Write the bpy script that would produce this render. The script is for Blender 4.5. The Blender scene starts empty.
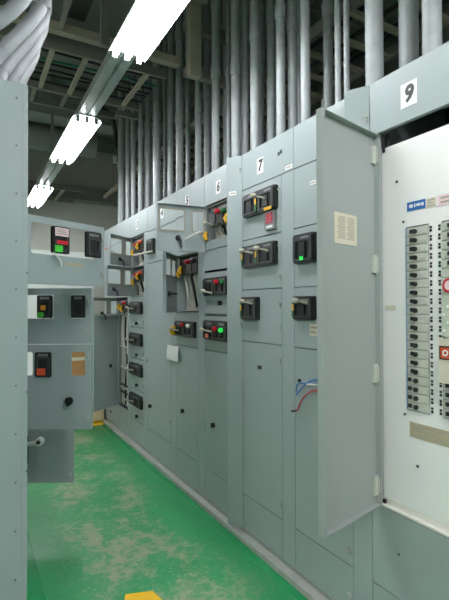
import bpy, bmesh, math, random
from mathutils import Vector, Matrix
from mathutils.geometry import tessellate_polygon
random.seed(7)
scn = bpy.context.scene
COL = scn.collection
R = math.radians
UP = Vector((0, 0, 1))

# ------------------------------------------------------------------ materials
def lin(c):
    return tuple((v / 12.92 if v <= 0.04045 else ((v + 0.055) / 1.055) ** 2.4) for v in [x / 255 for x in c])

def mat(name, rgb, rough=0.5, metal=0.0, vary=0.06, scale=6.0, bump=0.0, bscale=60.0, emit=None, estr=0.0, trans=0.0, spec=0.5):
    m = bpy.data.materials.new(name); m.use_nodes = True
    nt = m.node_tree; n = nt.nodes; b = n['Principled BSDF']
    c = lin(rgb)
    b.inputs['Roughness'].default_value = rough
    b.inputs['Metallic'].default_value = metal
    b.inputs['Specular IOR Level'].default_value = spec
    tc = n.new('ShaderNodeTexCoord')
    if vary > 0:
        nz = n.new('ShaderNodeTexNoise'); nz.inputs['Scale'].default_value = scale; nz.inputs['Detail'].default_value = 4
        nt.links.new(tc.outputs['Object'], nz.inputs['Vector'])
        mx = n.new('ShaderNodeMix'); mx.data_type = 'RGBA'
        mx.inputs[6].default_value = (*[v * (1 - vary) for v in c], 1)
        mx.inputs[7].default_value = (*[min(1, v * (1 + vary)) for v in c], 1)
        nt.links.new(nz.outputs['Fac'], mx.inputs[0]); nt.links.new(mx.outputs[2], b.inputs['Base Color'])
    else:
        b.inputs['Base Color'].default_value = (*c, 1)
    if bump > 0:
        nb = n.new('ShaderNodeTexNoise'); nb.inputs['Scale'].default_value = bscale
        nt.links.new(tc.outputs['Object'], nb.inputs['Vector'])
        bp = n.new('ShaderNodeBump'); bp.inputs['Strength'].default_value = bump; bp.inputs['Distance'].default_value = 0.002
        nt.links.new(nb.outputs['Fac'], bp.inputs['Height']); nt.links.new(bp.outputs['Normal'], b.inputs['Normal'])
    if emit:
        b.inputs['Emission Color'].default_value = (*lin(emit), 1); b.inputs['Emission Strength'].default_value = estr
    return m

M = {}
M['paint'] = mat('grey_enclosure_paint', (156, 166, 167), 0.42, vary=0.04, scale=2.5, bump=0.05, bscale=250)
M['paint_in'] = mat('grey_inner_paint', (157, 162, 160), 0.5, vary=0.04, scale=3)
M['paint_left'] = mat('grey_left_row_paint', (157, 167, 169), 0.45, vary=0.03, scale=2.5)
M['frame'] = mat('grey_frame_paint', (140, 147, 144), 0.5, vary=0.05)
M['gasket'] = mat('beige_gasket', (160, 152, 138), 0.7)
M['white'] = mat('white_interior', (226, 222, 215), 0.5, vary=0.04)
M['deadfront'] = mat('white_deadfront', (243, 240, 240), 0.42, vary=0.02, scale=1.5)
M['black'] = mat('black_plastic', (26, 27, 28), 0.35, vary=0.15)
M['dark'] = mat('dark_plastic', (48, 50, 51), 0.45, vary=0.1)
M['silver'] = mat('silver_plate', (120, 122, 122), 0.4, 0.3)
M['lever'] = mat('cream_grey_lever', (178, 174, 158), 0.4, vary=0.08, scale=40)
M['galv'] = mat('galvanized_steel', (152, 157, 158), 0.58, 0.2, vary=0.25, scale=18, bump=0.1)
M['galv2'] = mat('white_wrapped_conduit', (136, 139, 142), 0.55, 0.1, vary=0.14, scale=14, bump=0.15, bscale=80)
M['strut'] = mat('strut_steel', (136, 132, 124), 0.55, 0.15, vary=0.2, scale=8)
M['strut_lt'] = mat('beige_rung_steel', (170, 160, 142), 0.55, 0.1, vary=0.15)
M['housing'] = mat('light_housing', (150, 158, 155), 0.4, 0.2, vary=0.06)
M['reflector'] = mat('white_reflector', (235, 236, 236), 0.35, vary=0)
M['tube'] = mat('glowing_tube', (255, 255, 255), 0.4, vary=0, emit=(250, 252, 255), estr=40)
M['tube_side_fill'] = mat('side_fill_tube', (255, 255, 255), 0.4, vary=0, emit=(250, 252, 255), estr=55)  # stronger tubes of the fill fixtures added at the left
M['tube_back_fill'] = mat('rear_fill_tube', (255, 255, 255), 0.4, vary=0, emit=(250, 252, 255), estr=110)  # strongest tubes, in the fill fixtures added behind the camera
M['red'] = mat('red_plastic', (190, 30, 45), 0.35, vary=0.05)
M['redlit'] = mat('red_indicator', (170, 20, 38), 0.3, vary=0, emit=(235, 30, 50), estr=0.12)
M['meterred'] = mat('dark_red_display', (120, 22, 44), 0.25, vary=0, emit=(200, 30, 60), estr=0.06)
M['greenlit'] = mat('green_indicator', (30, 150, 60), 0.3, vary=0, emit=(40, 225, 80), estr=0.7)
M['green'] = mat('green_plastic', (30, 95, 50), 0.4, vary=0.05)
M['lime'] = mat('lime_green_mark', (70, 200, 60), 0.5, vary=0)
M['yellow'] = mat('yellow_plastic', (226, 176, 40), 0.45, vary=0.08)
M['orange'] = mat('orange_sticker', (228, 150, 50), 0.5, vary=0.03)
M['redor'] = mat('red_orange_sticker', (214, 84, 44), 0.5, vary=0.03)
M['pink'] = mat('pink_white_label', (236, 205, 212), 0.5, vary=0.02)
M['sticker'] = mat('white_sticker', (240, 240, 238), 0.5, vary=0)
M['ink'] = mat('black_ink', (22, 22, 24), 0.5, vary=0)
M['paper'] = mat('cream_card', (214, 205, 186), 0.7, vary=0.05, scale=30)
M['ptxt'] = mat('faint_print', (168, 158, 145), 0.7, vary=0.1, scale=90)
M['brown'] = mat('brown_card_strip', (176, 165, 138), 0.7, vary=0.15, scale=60)
M['blue'] = mat('blue_label', (38, 104, 178), 0.4, vary=0.02)
M['ltblue'] = mat('light_blue_strip', (120, 150, 190), 0.5, vary=0.35, scale=60)
M['breaker'] = mat('grey_green_breaker', (192, 194, 184), 0.45, vary=0.05, scale=10)
M['wblue'] = mat('blue_wire', (40, 110, 185), 0.4, vary=0)
M['wred'] = mat('red_wire', (196, 48, 58), 0.4, vary=0)
M['wwhite'] = mat('white_cable', (215, 212, 205), 0.5, vary=0.04)
M['teal'] = mat('teal_cable', (30, 110, 95), 0.5, vary=0.05)
M['blackcable'] = mat('black_cable', (30, 30, 32), 0.5, vary=0.1)
M['brass'] = mat('zinc_latch', (188, 188, 180), 0.35, 0.3, vary=0.1)
M['box'] = mat('brown_cardboard', (176, 132, 82), 0.7, vary=0.1)
M['cream'] = mat('cream_plinth_paint', (226, 208, 178), 0.6, vary=0.04)
M['whitecab'] = mat('white_locker_paint', (236, 238, 236), 0.4, vary=0.02)
M['wall'] = mat('grey_concrete_wall', (200, 200, 190), 0.85, vary=0.06, scale=2, bump=0.2)
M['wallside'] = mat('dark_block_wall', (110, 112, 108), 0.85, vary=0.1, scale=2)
M['ceil'] = mat('dark_ceiling', (128, 130, 128), 0.9, vary=0.2, scale=1.5)
M['beam'] = mat('dark_grey_beam', (124, 124, 120), 0.7, vary=0.15)
M['duct'] = mat('grey_duct', (140, 142, 140), 0.55, 0.1, vary=0.12, scale=5)
M['kerb'] = mat('grey_kerb', (168, 171, 164), 0.6, vary=0.2, scale=18, bump=0.3)
M['fyellow'] = mat('yellow_floor_paint', (235, 185, 20), 0.4, vary=0.08, scale=20)

def floor_material():
    m = bpy.data.materials.new('worn_green_epoxy'); m.use_nodes = True
    nt = m.node_tree; n = nt.nodes; L = nt.links.new; b = n['Principled BSDF']
    tc = n.new('ShaderNodeTexCoord')
    def noise(s, d=6, r=0.6, dist=0.0, sc=(1, 1, 1)):
        mp = n.new('ShaderNodeMapping'); mp.inputs['Scale'].default_value = sc
        L(tc.outputs['Object'], mp.inputs['Vector'])
        z = n.new('ShaderNodeTexNoise'); z.inputs['Scale'].default_value = s; z.inputs['Detail'].default_value = d
        z.inputs['Roughness'].default_value = r; z.inputs['Distortion'].default_value = dist
        L(mp.outputs['Vector'], z.inputs['Vector']); return z.outputs['Fac']
    def ramp(f, a, c):
        r = n.new('ShaderNodeMapRange'); r.inputs[1].default_value = a; r.inputs[2].default_value = c
        L(f, r.inputs[0]); return r.outputs[0]
    def math_(op, a, c):
        q = n.new('ShaderNodeMath'); q.operation = op
        for i, v in enumerate((a, c)):
            if isinstance(v, (int, float)): q.inputs[i].default_value = v
            else: L(v, q.inputs[i])
        return q.outputs[0]
    def mix(f, a, c):
        x = n.new('ShaderNodeMix'); x.data_type = 'RGBA'
        if isinstance(f, (int, float)): x.inputs[0].default_value = f
        else: L(f, x.inputs[0])
        for i, v in ((6, a), (7, c)):
            if isinstance(v, tuple): x.inputs[i].default_value = (*lin(v), 1)
            else: L(v, x.inputs[i])
        return x.outputs[2]
    base = mix(noise(1.3, 3), (10, 118, 64), (26, 144, 84))
    # worn track down the middle of the aisle
    sp = n.new('ShaderNodeSeparateXYZ'); L(tc.outputs['Object'], sp.inputs[0])
    off = math_('ABSOLUTE', math_('ADD', sp.outputs[0], -0.29), 0)
    band = ramp(off, 0.60, 0.20)
    blotch = ramp(noise(2.0, 5, 0.6), 0.34, 0.66)
    wear = math_('MULTIPLY', band, blotch)
    speck = ramp(noise(16, 12, 0.8, 0.3), 0.47, 0.60)
    fine = ramp(noise(38, 8, 0.7), 0.58, 0.66)
    sp2 = ramp(math_('ADD', noise(13, 12, 0.85, 0.4), math_('MULTIPLY', math_('ADD', wear, -0.42), 0.20)), 0.49, 0.58)
    c1 = mix(math_('MULTIPLY', wear, 0.16), base, (140, 176, 146))
    c2 = mix(math_('MULTIPLY', math_('MULTIPLY', sp2, band), 0.7), c1, (158, 150, 126))
    c3 = mix(math_('MULTIPLY', math_('MULTIPLY', band, fine), 0.5), c2, (176, 182, 160))
    cl = math_('MULTIPLY', ramp(noise(9, 10, 0.8), 0.52, 0.72), 0.4)
    c4 = mix(cl, c3, (70, 150, 112))
    L(c4, b.inputs['Base Color'])
    rg = n.new('ShaderNodeMapRange'); rg.inputs[3].default_value = 0.22; rg.inputs[4].default_value = 0.5
    L(band, rg.inputs[0]); L(rg.outputs[0], b.inputs['Roughness'])
    return m
M['floor'] = floor_material()

# ------------------------------------------------------------------ geometry helpers
class Fr:
    """frame on a cabinet face: a = to the viewer's right, h = up, d = out of the face"""
    def __init__(s, O, A, N): s.O = Vector(O); s.A = Vector(A).normalized(); s.N = Vector(N).normalized()
    def pt(s, a, h, d=0.0): return s.O + s.A * a + UP * h + s.N * d
    def turn(s, a0, ang):
        c, q = math.cos(R(ang)), math.sin(R(ang))
        return Fr(s.pt(a0, 0), s.A * c + s.N * q, s.N * c - s.A * q)
W = Fr((0, 0, 0), (1, 0, 0), (0, -1, 0))

class MB:
    def __init__(s, F=None): s.v = []; s.f = []; s.F = F
    def P(s, p):
        return Vector(p) if s.F is None else s.F.pt(p[0], p[1], p[2])
    def add(s, vs, fs):
        o = len(s.v); s.v += [s.P(v) for v in vs]; s.f += [tuple(i + o for i in f) for f in fs]; return s
    def box(s, a0, a1, h0, h1, d0, d1):
        vs = [(a, h, d) for a in (a0, a1) for h in (h0, h1) for d in (d0, d1)]
        return s.add(vs, [(0, 1, 3, 2), (4, 6, 7, 5), (0, 4, 5, 1), (2, 3, 7, 6), (0, 2, 6, 4), (1, 5, 7, 3)])
    def plate(s, outer, holes, d0, d1):
        loops = [outer] + list(holes)
        tri = tessellate_polygon([[Vector((x, y, 0)) for x, y in l] for l in loops])
        flat = [p for l in loops for p in l]; n = len(flat)
        vs = [(x, y, d1) for x, y in flat] + [(x, y, d0) for x, y in flat]
        fs = [tuple(t) for t in tri] + [tuple(i + n for i in reversed(t)) for t in tri]
        o = 0
        for l in loops:
            k = len(l)
            for i in range(k):
                j = (i + 1) % k; fs.append((o + i, o + j, o + j + n, o + i + n))
            o += k
        return s.add(vs, fs)
    def tube(s, path, r, seg=12, cap=True):
        pts = [s.P(p) for p in path]; k = len(pts)
        rs = r if isinstance(r, (list, tuple)) else [r] * k
        o = len(s.v); prev = None
        for i, p in enumerate(pts):
            t = (pts[min(i + 1, k - 1)] - pts[max(i - 1, 0)]).normalized()
            if prev is None:
                u = t.orthogonal().normalized()
            else:
                u = (prev - t * prev.dot(t)).normalized()
            prev = u; w = t.cross(u)
            for j in range(seg):
                q = 2 * math.pi * j / seg
                s.v.append(p + (u * math.cos(q) + w * math.sin(q)) * rs[i])
        for i in range(k - 1):
            for j in range(seg):
                a = o + i * seg + j; b = o + i * seg + (j + 1) % seg
                s.f.append((a, b, b + seg, a + seg))
        if cap:
            s.f.append(tuple(o + j for j in reversed(range(seg)))); s.f.append(tuple(o + (k - 1) * seg + j for j in range(seg)))
        return s

def rr(a0, a1, h0, h1, r, n=4):
    out = []
    for cx, cy, st in ((a1 - r, h1 - r, 0), (a0 + r, h1 - r, 90), (a0 + r, h0 + r, 180), (a1 - r, h0 + r, 270)):
        for i in range(n + 1):
            q = R(st + 90 * i / n); out.append((cx + r * math.cos(q), cy + r * math.sin(q)))
    return out
def rect(a0, a1, h0, h1): return [(a0, h0), (a1, h0), (a1, h1), (a0, h1)]

WO = {}
def link_mesh(name, me, parent, origin, m):
    o = bpy.data.objects.new(name, me); COL.objects.link(o)
    WO[o.name] = origin
    if parent is not None:
        o.parent = parent; o.location = origin - WO[parent.name]
    else:
        o.location = origin
    if m is not None: me.materials.append(M[m] if isinstance(m, str) else m)
    return o
def build(name, mb, m, parent=None, smooth=False, base=False, label=None):
    lo = Vector([min(v[i] for v in mb.v) for i in range(3)]); hi = Vector([max(v[i] for v in mb.v) for i in range(3)])
    c = (lo + hi) / 2
    if base: c.z = lo.z
    me = bpy.data.meshes.new(name)
    me.from_pydata([v - c for v in mb.v], [], mb.f); me.update()
    bm = bmesh.new(); bm.from_mesh(me); bmesh.ops.recalc_face_normals(bm, faces=bm.faces); bm.to_mesh(me); bm.free()
    if smooth:
        for p in me.polygons: p.use_smooth = True
        try: me.set_sharp_from_angle(angle=R(40))
        except Exception: pass
    o = link_mesh(name, me, parent, c, m)
    if label: o['label'] = label
    return o
def thing(name, label, cat, loc, group=None):
    o = bpy.data.objects.new(name, None); COL.objects.link(o); o.empty_display_size = 0.1
    o.location = Vector(loc); WO[o.name] = Vector(loc)
    return tag(o, label, cat, group)
def tag(o, label, cat, group=None):
    o['label'] = label; o['category'] = cat
    if group: o['group'] = group
    return o
def struct(name, mb, m):
    o = build(name, mb, m); o['kind'] = 'structure'; return o

def text(name, s, F, a, h, size, m, parent, d=0.002, bold=0.0, shear=0.0, sx=1.0, depth=0.0006):
    cu = bpy.data.curves.new(name, 'FONT'); cu.body = s; cu.size = size; cu.align_x = 'CENTER'; cu.align_y = 'CENTER'
    cu.extrude = depth; cu.offset = bold; cu.shear = shear; cu.resolution_u = 3
    t = bpy.data.objects.new(name, cu); COL.objects.link(t)
    dg = bpy.context.evaluated_depsgraph_get(); dg.update()
    me0 = bpy.data.meshes.new_from_object(t.evaluated_get(dg))
    vs = [v.co.copy() for v in me0.vertices]; fs = [tuple(p.vertices) for p in me0.polygons]
    bpy.data.objects.remove(t); bpy.data.curves.remove(cu); bpy.data.meshes.remove(me0)
    mb = MB(F); mb.add([(a + v.x * sx, h + v.y, d + v.z) for v in vs], fs)
    return build(name, mb, m, parent)

# ------------------------------------------------------------------ switchgear building blocks
G = 0.0015
def latch(F, a, h, parent):
    mb = MB(F); mb.tube([(a, h, 0.0), (a, h, 0.009)], 0.0065, 8); mb.box(a - 0.003, a + 0.003, h - 0.019, h - 0.004, 0, 0.005)
    mb.box(a - 0.009, a + 0.003, h + 0.002, h + 0.007, 0.002, 0.011)
    return build('latch', mb, 'brass', parent)
def door(cab, F, a0, a1, h0, h1, ang=0, hinge='left', holes=(), name='unit_door', latches=None, m='paint', gaskets=False, lips=True, inner=None):
    a0 += G; a1 -= G; h0 += G; h1 -= G
    if ang:
        DF = F.turn(a0, ang) if hinge == 'left' else F.turn(a1, -ang)
        DF = Fr(DF.pt(-(a0 if hinge == 'left' else a1), 0), DF.A, DF.N)
    else: DF = F
    mb = MB(DF)
    mb.plate(rect(a0, a1, h0, h1), [rr(*q, 0.012) for q in holes], -0.003, 0)
    if lips:
        t = 0.003; q = -0.02 if not ang else -0.026
        mb.box(a0, a0 + t, h0, h1, q, -0.003); mb.box(a1 - t, a1, h0, h1, q, -0.003)
        mb.box(a0 + t, a1 - t, h0, h0 + t, q, -0.003); mb.box(a0 + t, a1 - t, h1 - t, h1, q, -0.003)
    o = build(name, mb, m, cab)
    if gaskets:
        for q in holes:
            g = MB(DF); g.plate(rr(q[0] - .009, q[1] + .009, q[2] - .009, q[3] + .009, .018), [rr(q[0] + .001, q[1] - .001, q[2] + .001, q[3] - .001, .011)], -0.009, -0.0032)
            build('window_gasket', g, 'gasket', o)
    if latches is None: latches = (h0 + 0.06, h1 - 0.06) if h1 - h0 > 0.2 else ((h0 + h1) / 2,)
    for z in latches: latch(DF, a1 - 0.014, z, o)
    return o, DF
def knob(F, a, h, parent, d=0.0, r=0.012, stick=0.024, name='selector_knob'):
    mb = MB(F); s = 1 if stick > 0 else -1
    mb.tube([(a, h, d), (a, h, d + .006 * s)], r * 1.25, 12); mb.tube([(a, h, d + .006 * s), (a, h, d + stick)], r * .8, 12)
    mb.box(a - r * .3, a + r * .3, h - r * 1.3, h + r * 1.3, *sorted((d + .008 * s, d + stick * 1.05)))
    return build(name, mb, 'black', parent)
def lever(F, a, h, parent, d0=0.03):
    mb = MB(F)
    mb.tube([(a + .018, h - .012, d0 - .004), (a + .012, h - .006, d0 + .02), (a, h, d0 + .05), (a - .004, h + .004, d0 + .066)], [.008, .006, .006, .008], 10)
    build('lever_handle', mb, 'lever', parent, smooth=True)
    g = MB(F); g.tube([(a - .024, h + .005, d0 + .054), (a - .018, h + .005, d0 + .056), (a + .010, h + .002, d0 + .056), (a + .017, h, d0 + .054)], [.008, .0135, .012, .006], 12)
    build('lever_grip', g, 'lever', parent, smooth=True)
def operator(cab, F, a0, a1, h0, h1, levers=(), strips=(), lights=(), n=1, lbl='green', d0=0.0, knobs=True):
    mb = MB(F); mb.plate(rr(a0, a1, h0, h1, .010), [], d0, d0 + .022)
    o = build('breaker_operator', mb, 'black', cab)
    w = (a1 - a0) / n
    for i in range(n):
        b = a0 + i * w
        g = MB(F); g.plate(rr(b + .008, b + w - .008, h0 + .010, h1 - .010, .007), [rr(b + .026, b + w - .030, h0 + .020, h1 - .036, .006)], d0 + .0225, d0 + .032)
        build('escutcheon', g, 'dark', o)
        q = MB(F); q.box(b + w * .45, b + w * .85, h1 - .027, h1 - .015, d0 + .0322, d0 + .0336)
        build('nameplate', q, 'silver', o)
        k = MB(F); k.box(b + w * .3, b + w * .62, h0 + .026, h1 - .045, d0 + .0222, d0 + .030); build('toggle', k, 'ink', o)
    for a in strips:
        y = MB(F); y.box(a, a + .014, (h0 + h1) / 2 - .012, (h0 + h1) / 2 + .020, d0 + .0322, d0 + .0338); build('yellow_mark', y, 'yellow', o, label='yellow on mark')
        y = MB(F); y.box(a, a + .014, h0 + .012, (h0 + h1) / 2 - .013, d0 + .0322, d0 + .0338); build('green_mark', y, 'green', o, label='green off mark')
    for a, h, m_ in lights:
        y = MB(F); y.tube([(a, h, d0 + .030), (a, h, d0 + .048), (a, h, d0 + .054)], [.016, .015, .008], 12); build('pilot_light', y, m_, o, smooth=True, label={'redlit': 'red pilot light', 'greenlit': 'green pilot light'}.get(m_, 'pilot light'))
    for a, h in levers: lever(F, a, h, o, d0 + .03)
    return o
def bucket(cab, F, a0, a1, h0, h1, lights=(), yellow=(), d=-0.09, arm=True):
    """open plug-in unit: breaker body, pushbuttons, wiring"""
    mb = MB(F); mb.plate(rr(a0, a1, h1 - .15, h1 - .022, .008), [], d, d + .07)
    wq = (a1 - a0) / 3
    for i in range(3): mb.box(a0 + i * wq + .008, a0 + (i + 1) * wq - .008, h1 - .135, h1 - .05, d + .071, d + .082)
    o = build('breaker_unit', mb, 'black', cab)
    q = MB(F); q.box(a0 + .02, a1 - .04, h1 - .045, h1 - .034, d + .071, d + .074)
    for i in range(4): q.box(a0 + .03 + i * wq * .7, a0 + .045 + i * wq * .7, h1 - .148, h1 - .139, d + .071, d + .08)
    build('terminal_strip', q, 'silver', o)
    for a, h, m_ in lights:
        y = MB(F); y.tube([(a, h, d + .071), (a, h, d + .105), (a, h, d + .112)], [.019, .018, .010], 12); build('push_button', y, m_, o, smooth=True)
    for a, h in yellow:
        y = MB(F); y.tube([(a, h + .03, d + .09), (a - .01, h, d + .10), (a, h - .03, d + .09)], [.010, .017, .012], 10); build('yellow_handle', y, 'yellow', o, smooth=True, label='yellow operating handle')
    rnd = random.Random(int(h1 * 1000 + a0 * 777))
    for i in range(5):
        x = a0 + (i + .7) * (a1 - a0) / 6; e = x + rnd.uniform(-.05, .05); f = x + rnd.uniform(-.08, .08)
        t = MB(F); t.tube([(x, h1 - .14, d + .03), (x, h1 - .17, d + .05), ((x + e) / 2, (h1 + h0) / 2, d + .045), (e, h0 + .05, d + .02), (f, h0 + .015, d - .02)], .0065 if i % 2 else .010, 7)
        build('wire', t, ['wwhite', 'wwhite', 'blackcable', 'wwhite', 'wwhite'][i], o, smooth=True)
    p = MB(F); p.box(a0 - .03, a1 + .008, h0 + .008, h1 - .155, d + .005, d + .008); p.box(a0 - .03, a1 + .008, h0 + .008, h0 + .012, d + .008, d + .045); build('unit_back_plate', p, 'white', o)
    return o
def carcass(cab, F, w, bay, levels, depth=0.5, m='frame', side='paint'):
    t = 0.003
    mb = MB(F)
    mb.box(0.001, .001 + t, 0.047, 2.335, -depth, -.0275); mb.box(w - .001 - t, w - .001, 0.047, 2.335, -depth, -.0275)
    mb.box(.004, w - .004, 2.335 - t, 2.335, -depth, -.0275); mb.box(.004, w - .004, .047, .047 + t, -depth, -.0275)
    build('side_panel', mb, side, cab)
    b = MB(F); b.box(.004, w - .004, .050, 2.332, -depth, -depth + t); build('back_panel', b, 'white', cab)
    p = MB(F); p.box(bay - .002, bay + .001, .0502, 2.3318, -depth + t, -.0275); build('wireway_partition', p, 'white', cab)
    for z in levels:
        s = MB(F); s.box(.0045, bay - .0025, z - .0015, z + .0015, -depth + .0035, -.0275); build('unit_shelf', s, 'white', cab)
    f = MB(F)
    f.box(.001, .013, .047, 2.335, -.027, -.0215); f.box(bay - .008, bay + .008, .047, 2.335, -.027, -.0215); f.box(w - .013, w - .001, .047, 2.335, -.027, -.0215)
    for z in levels: f.box(.0135, bay - .0085, z - .006, z + .006, -.027, -.0215)
    build('front_frame', f, m, cab)
def plain(cab, F, name, a0, a1, h0, h1, m='paint', **k):
    k.setdefault('latches', ()); return door(cab, F, a0, a1, h0, h1, name=name, m=m, **k)[0]
def small_plate(F, a0, a1, h0, h1, parent, m='sticker', name='label_plate', d=0.0003, lines=0):
    mb = MB(F); mb.box(a0, a1, h0, h1, d, d + .0016); o = build(name, mb, m, parent)
    if lines:
        t = MB(F)
        for i in range(lines):
            z = h1 - (i + .7) * (h1 - h0) / (lines + .4); t.box(a0 + (a1 - a0) * .12, a0 + (a1 - a0) * (.88 if i % 2 == 0 else .7), z - (h1 - h0) * .12 / lines * 1.5, z + (h1 - h0) * .12 / lines * 1.5, d + .0017, d + .0022)
        build('printed_lines', t, 'ptxt', cabinet_of(parent) if False else parent)
    return o
def sticker(cab, F, num, a=.205, h=2.212, w=.064, hh=.090):
    mb = MB(F); mb.box(a - w / 2, a + w / 2, h - hh / 2, h + hh / 2, .0004, .0016)
    o = build('number_sticker', mb, 'sticker', cab, label='white sticker reading ' + num)
    text('numeral', num, F, a, h, .086, 'ink', o, d=.0023, bold=.0032, shear=.12, sx=.95)
def cab_right(num, Y0, Y1, label):
    t = thing('switchgear_cabinet', label, 'electrical cabinet', (0.25, (Y0 + Y1) / 2, 0.045))
    return t, Fr((0, Y0, 0), (0, -1, 0), (-1, 0, 0)), Y0 - Y1

# ================================================================== RIGHT ROW
# ---- cabinet 9 (panelboard)
c9, F, w = cab_right('9', 1.341, .833, 'open grey cabinet marked 9 with white panelboard of small breakers, nearest on the right')
bay = .452
t_ = .003
mb = MB(F); mb.box(.001, .004, .047, 2.335, -.5, -.0275); mb.box(w - .004, w - .001, .047, 2.335, -.5, -.0275); mb.box(.004, w - .004, 2.332, 2.335, -.5, -.0275); mb.box(.004, w - .004, .047, .05, -.5, -.0275)
build('side_panel', mb, 'paint', c9)
build('back_panel', MB(F).box(.004, w - .004, .05, 2.332, -.5, -.497), 'black', c9)
plain(c9, F, 'header_panel', 0, w, 2.115, 2.335)
sticker(c9, F, '9', .195, 2.215, .074, .094)
# jamb & opening frame
mb = MB(F)
mb.box(.0015, .014, .598, 2.113, -.022, 0); mb.box(.014, .042, .598, 2.113, -.028, -.012)
for i in range(46): mb.box(.030, .038, .66 + i * .031, .667 + i * .031, -.0115, -.009)
build('hinge_jamb', mb, 'paint_in', c9)
plain(c9, F, 'wireway_door', bay, w, .60, 2.113)
s_ = MB(F); s_.box(.0015, bay - .002, .596, .604, -.12, -.001); s_.box(.0015, bay - .002, .604, .622, -.028, -.024); build('sill', s_, 'white', c9)
s_ = MB(F); s_.box(.042, bay - .004, .6045, .630, -.023, -.0215); s_.box(.16, .185, .6046, .6075, -.020, -.012); build('sill_strip', s_, 'white', c9)
# black top gap bracket
s_ = MB(F); s_.box(.050, .062, 2.035, 2.108, -.030, -.018); s_.box(.062, .080, 2.060, 2.108, -.030, -.027); build('bracket', s_, 'black', c9)
s_ = MB(F); s_.box(.046, .058, .606, .621, -.0205, -.010); build('corner_catch', s_, 'black', c9)
mb = MB(F); mb.plate(rect(.044, bay - .006, .628, 2.052), [rect(.160, .2605, 1.004, 1.712), rect(.3125, .418, 1.004, 1.712)], -.024, -.021)
mb.box(.044, .0475, .628, 2.052, -.06, -.0241); mb.box(.044, bay - .006, 2.049, 2.052, -.06, -.0241)
df = build('dead_front', mb, 'deadfront', c9, label='white dead front plate around the breakers')
nrow = 21; p0 = (1.707 - 1.007) / nrow
for ci, (ba, bb, da, tgl) in enumerate(((.167, .258, .269, .195), (.315, .406, .304, .352))):
    s_ = MB(F)
    for i in range(nrow):
        z = 1.707 - (i + .5) * p0; s_.box(da - .0045, da + .0045, z - .0105, z - .001, -.0208, -.0195); s_.box(da - .0045, da + .0045, z + .002, z + .0105, -.0208, -.0195)
    build('slot_strip', s_, 'ink', c9)
    build('breaker_tray', MB(F).box(ba - .006, (bb if ci == 0 else bb + .008), 1.005, 1.711, -.060, -.032), 'white', c9)
    for i in range(nrow):
        z = 1.707 - (i + .5) * p0
        if ci == 1 and (11 <= i <= 14): continue
        b = MB(F); b.box(ba, bb, z - p0 * .46, z + p0 * .46, -.0315, -.016); b.box(bb - .026, bb - .008, z - .010, z + .010, -.016, -.0145); b.box(ba, bb, z + p0 * .46, z + p0 * .48, -.030, -.020)
        o = build('circuit_breaker', b, 'breaker', c9)
        tg = MB(F)
        if not (ci == 1 and i in (5, 6, 7)):
            k = .0 if i < 17 else -.012
            tg.box(tgl - .011 + k, tgl + .002 + k, z - .006, z + .008, -.0155, -.010); tg.tube([(tgl + .011, z - .001, -.0155), (tgl + .011, z - .001, -.006)], .0088, 10)
            build('breaker_toggle', tg, 'ink', o)
s_ = MB(F); s_.box(.1585, .1660, 1.008, 1.708, -.0208, -.0190); build('circuit_number_strip', s_, 'ltblue', c9, label='light blue circuit number strip')
mb = MB(F); mb.box(.168, .248, 1.772, 1.806, -.0205, -.0185); o = build('maker_label', mb, 'blue', c9, label='blue label with white lettering')
mb = MB(F); mb.box(.178, .194, 1.783, 1.796, -.0183, -.0178); mb.box(.200, .206, 1.783, 1.796, -.0183, -.0178); mb.box(.210, .228, 1.785, 1.795, -.0183, -.0178); mb.box(.231, .242, 1.783, 1.795, -.0183, -.0178); build('lettering', mb, 'sticker', o)
small_plate(F, .252, .292, 1.770, 1.804, c9, 'paper', d=-.0205, lines=3)
small_plate(F, .300, .390, 1.768, 1.806, c9, 'pink', d=-.0205, lines=2)
small_plate(F, .172, .345, .905, .962, c9, 'brown', name='circuit_directory_card', d=-.0205, lines=3)
small_plate(F, .06, .11, 1.392, 1.408, c9, 'paper', name='faded_label', d=-.0205)
for a, z in ((.150, 1.735), (.150, .985), (.120, 1.90), (.205, .80)):
    build('screw', MB(F).tube([(a, z, -.0205), (a, z, -.017)], .005, 8), 'dark', c9)
# lockout devices on second column
o = build('lockout_tag', MB(F).tube([(.355, 1.478, -.010), (.355, 1.478, .002)], .026, 20), 'red', c9, label='red round lockout tag')
mb = MB(F); mb.tube([(.355, 1.478, .0022), (.355, 1.478, .003)], .017, 18); build('tag_centre', mb, 'pink', o)
o = build('lockout_body', MB(F).box(.330, .366, 1.30, 1.44, -.014, .006), 'breaker', c9)
for i in range(4): build('lockout_button', MB(F).tube([(.338 + (i % 2) * .016, 1.32 + i * .028, .0062), (.338 + (i % 2) * .016, 1.32 + i * .028, .010)], .005, 8), 'sticker', o)
o = build('caution_tag', MB(F).box(.318, .372, 1.135, 1.292, .007, .010), 'paper', c9, label='cream tag with red square sign')
build('red_square', MB(F).box(.324, .366, 1.222, 1.262, .0102, .011), 'redor', o)
build('black_border', MB(F).plate(rect(.322, .368, 1.218, 1.266), [rect(.326, .364, 1.223, 1.261)], .0111, .0116), 'ink', o)
build('white_ring', MB(F).plate(rr(.334, .356, 1.231, 1.253, .010), [rr(.339, .351, 1.236, 1.248, .005)], .0118, .0124), 'sticker', o)
plain(c9, F, 'lower_door', 0, w, .268, .594)
plain(c9, F, 'base_panel', 0, w, .055, .266)
build('screw', MB(F).tube([(.133, .440, .0002), (.133, .440, .003)], .004, 8), 'dark', c9)
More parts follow.
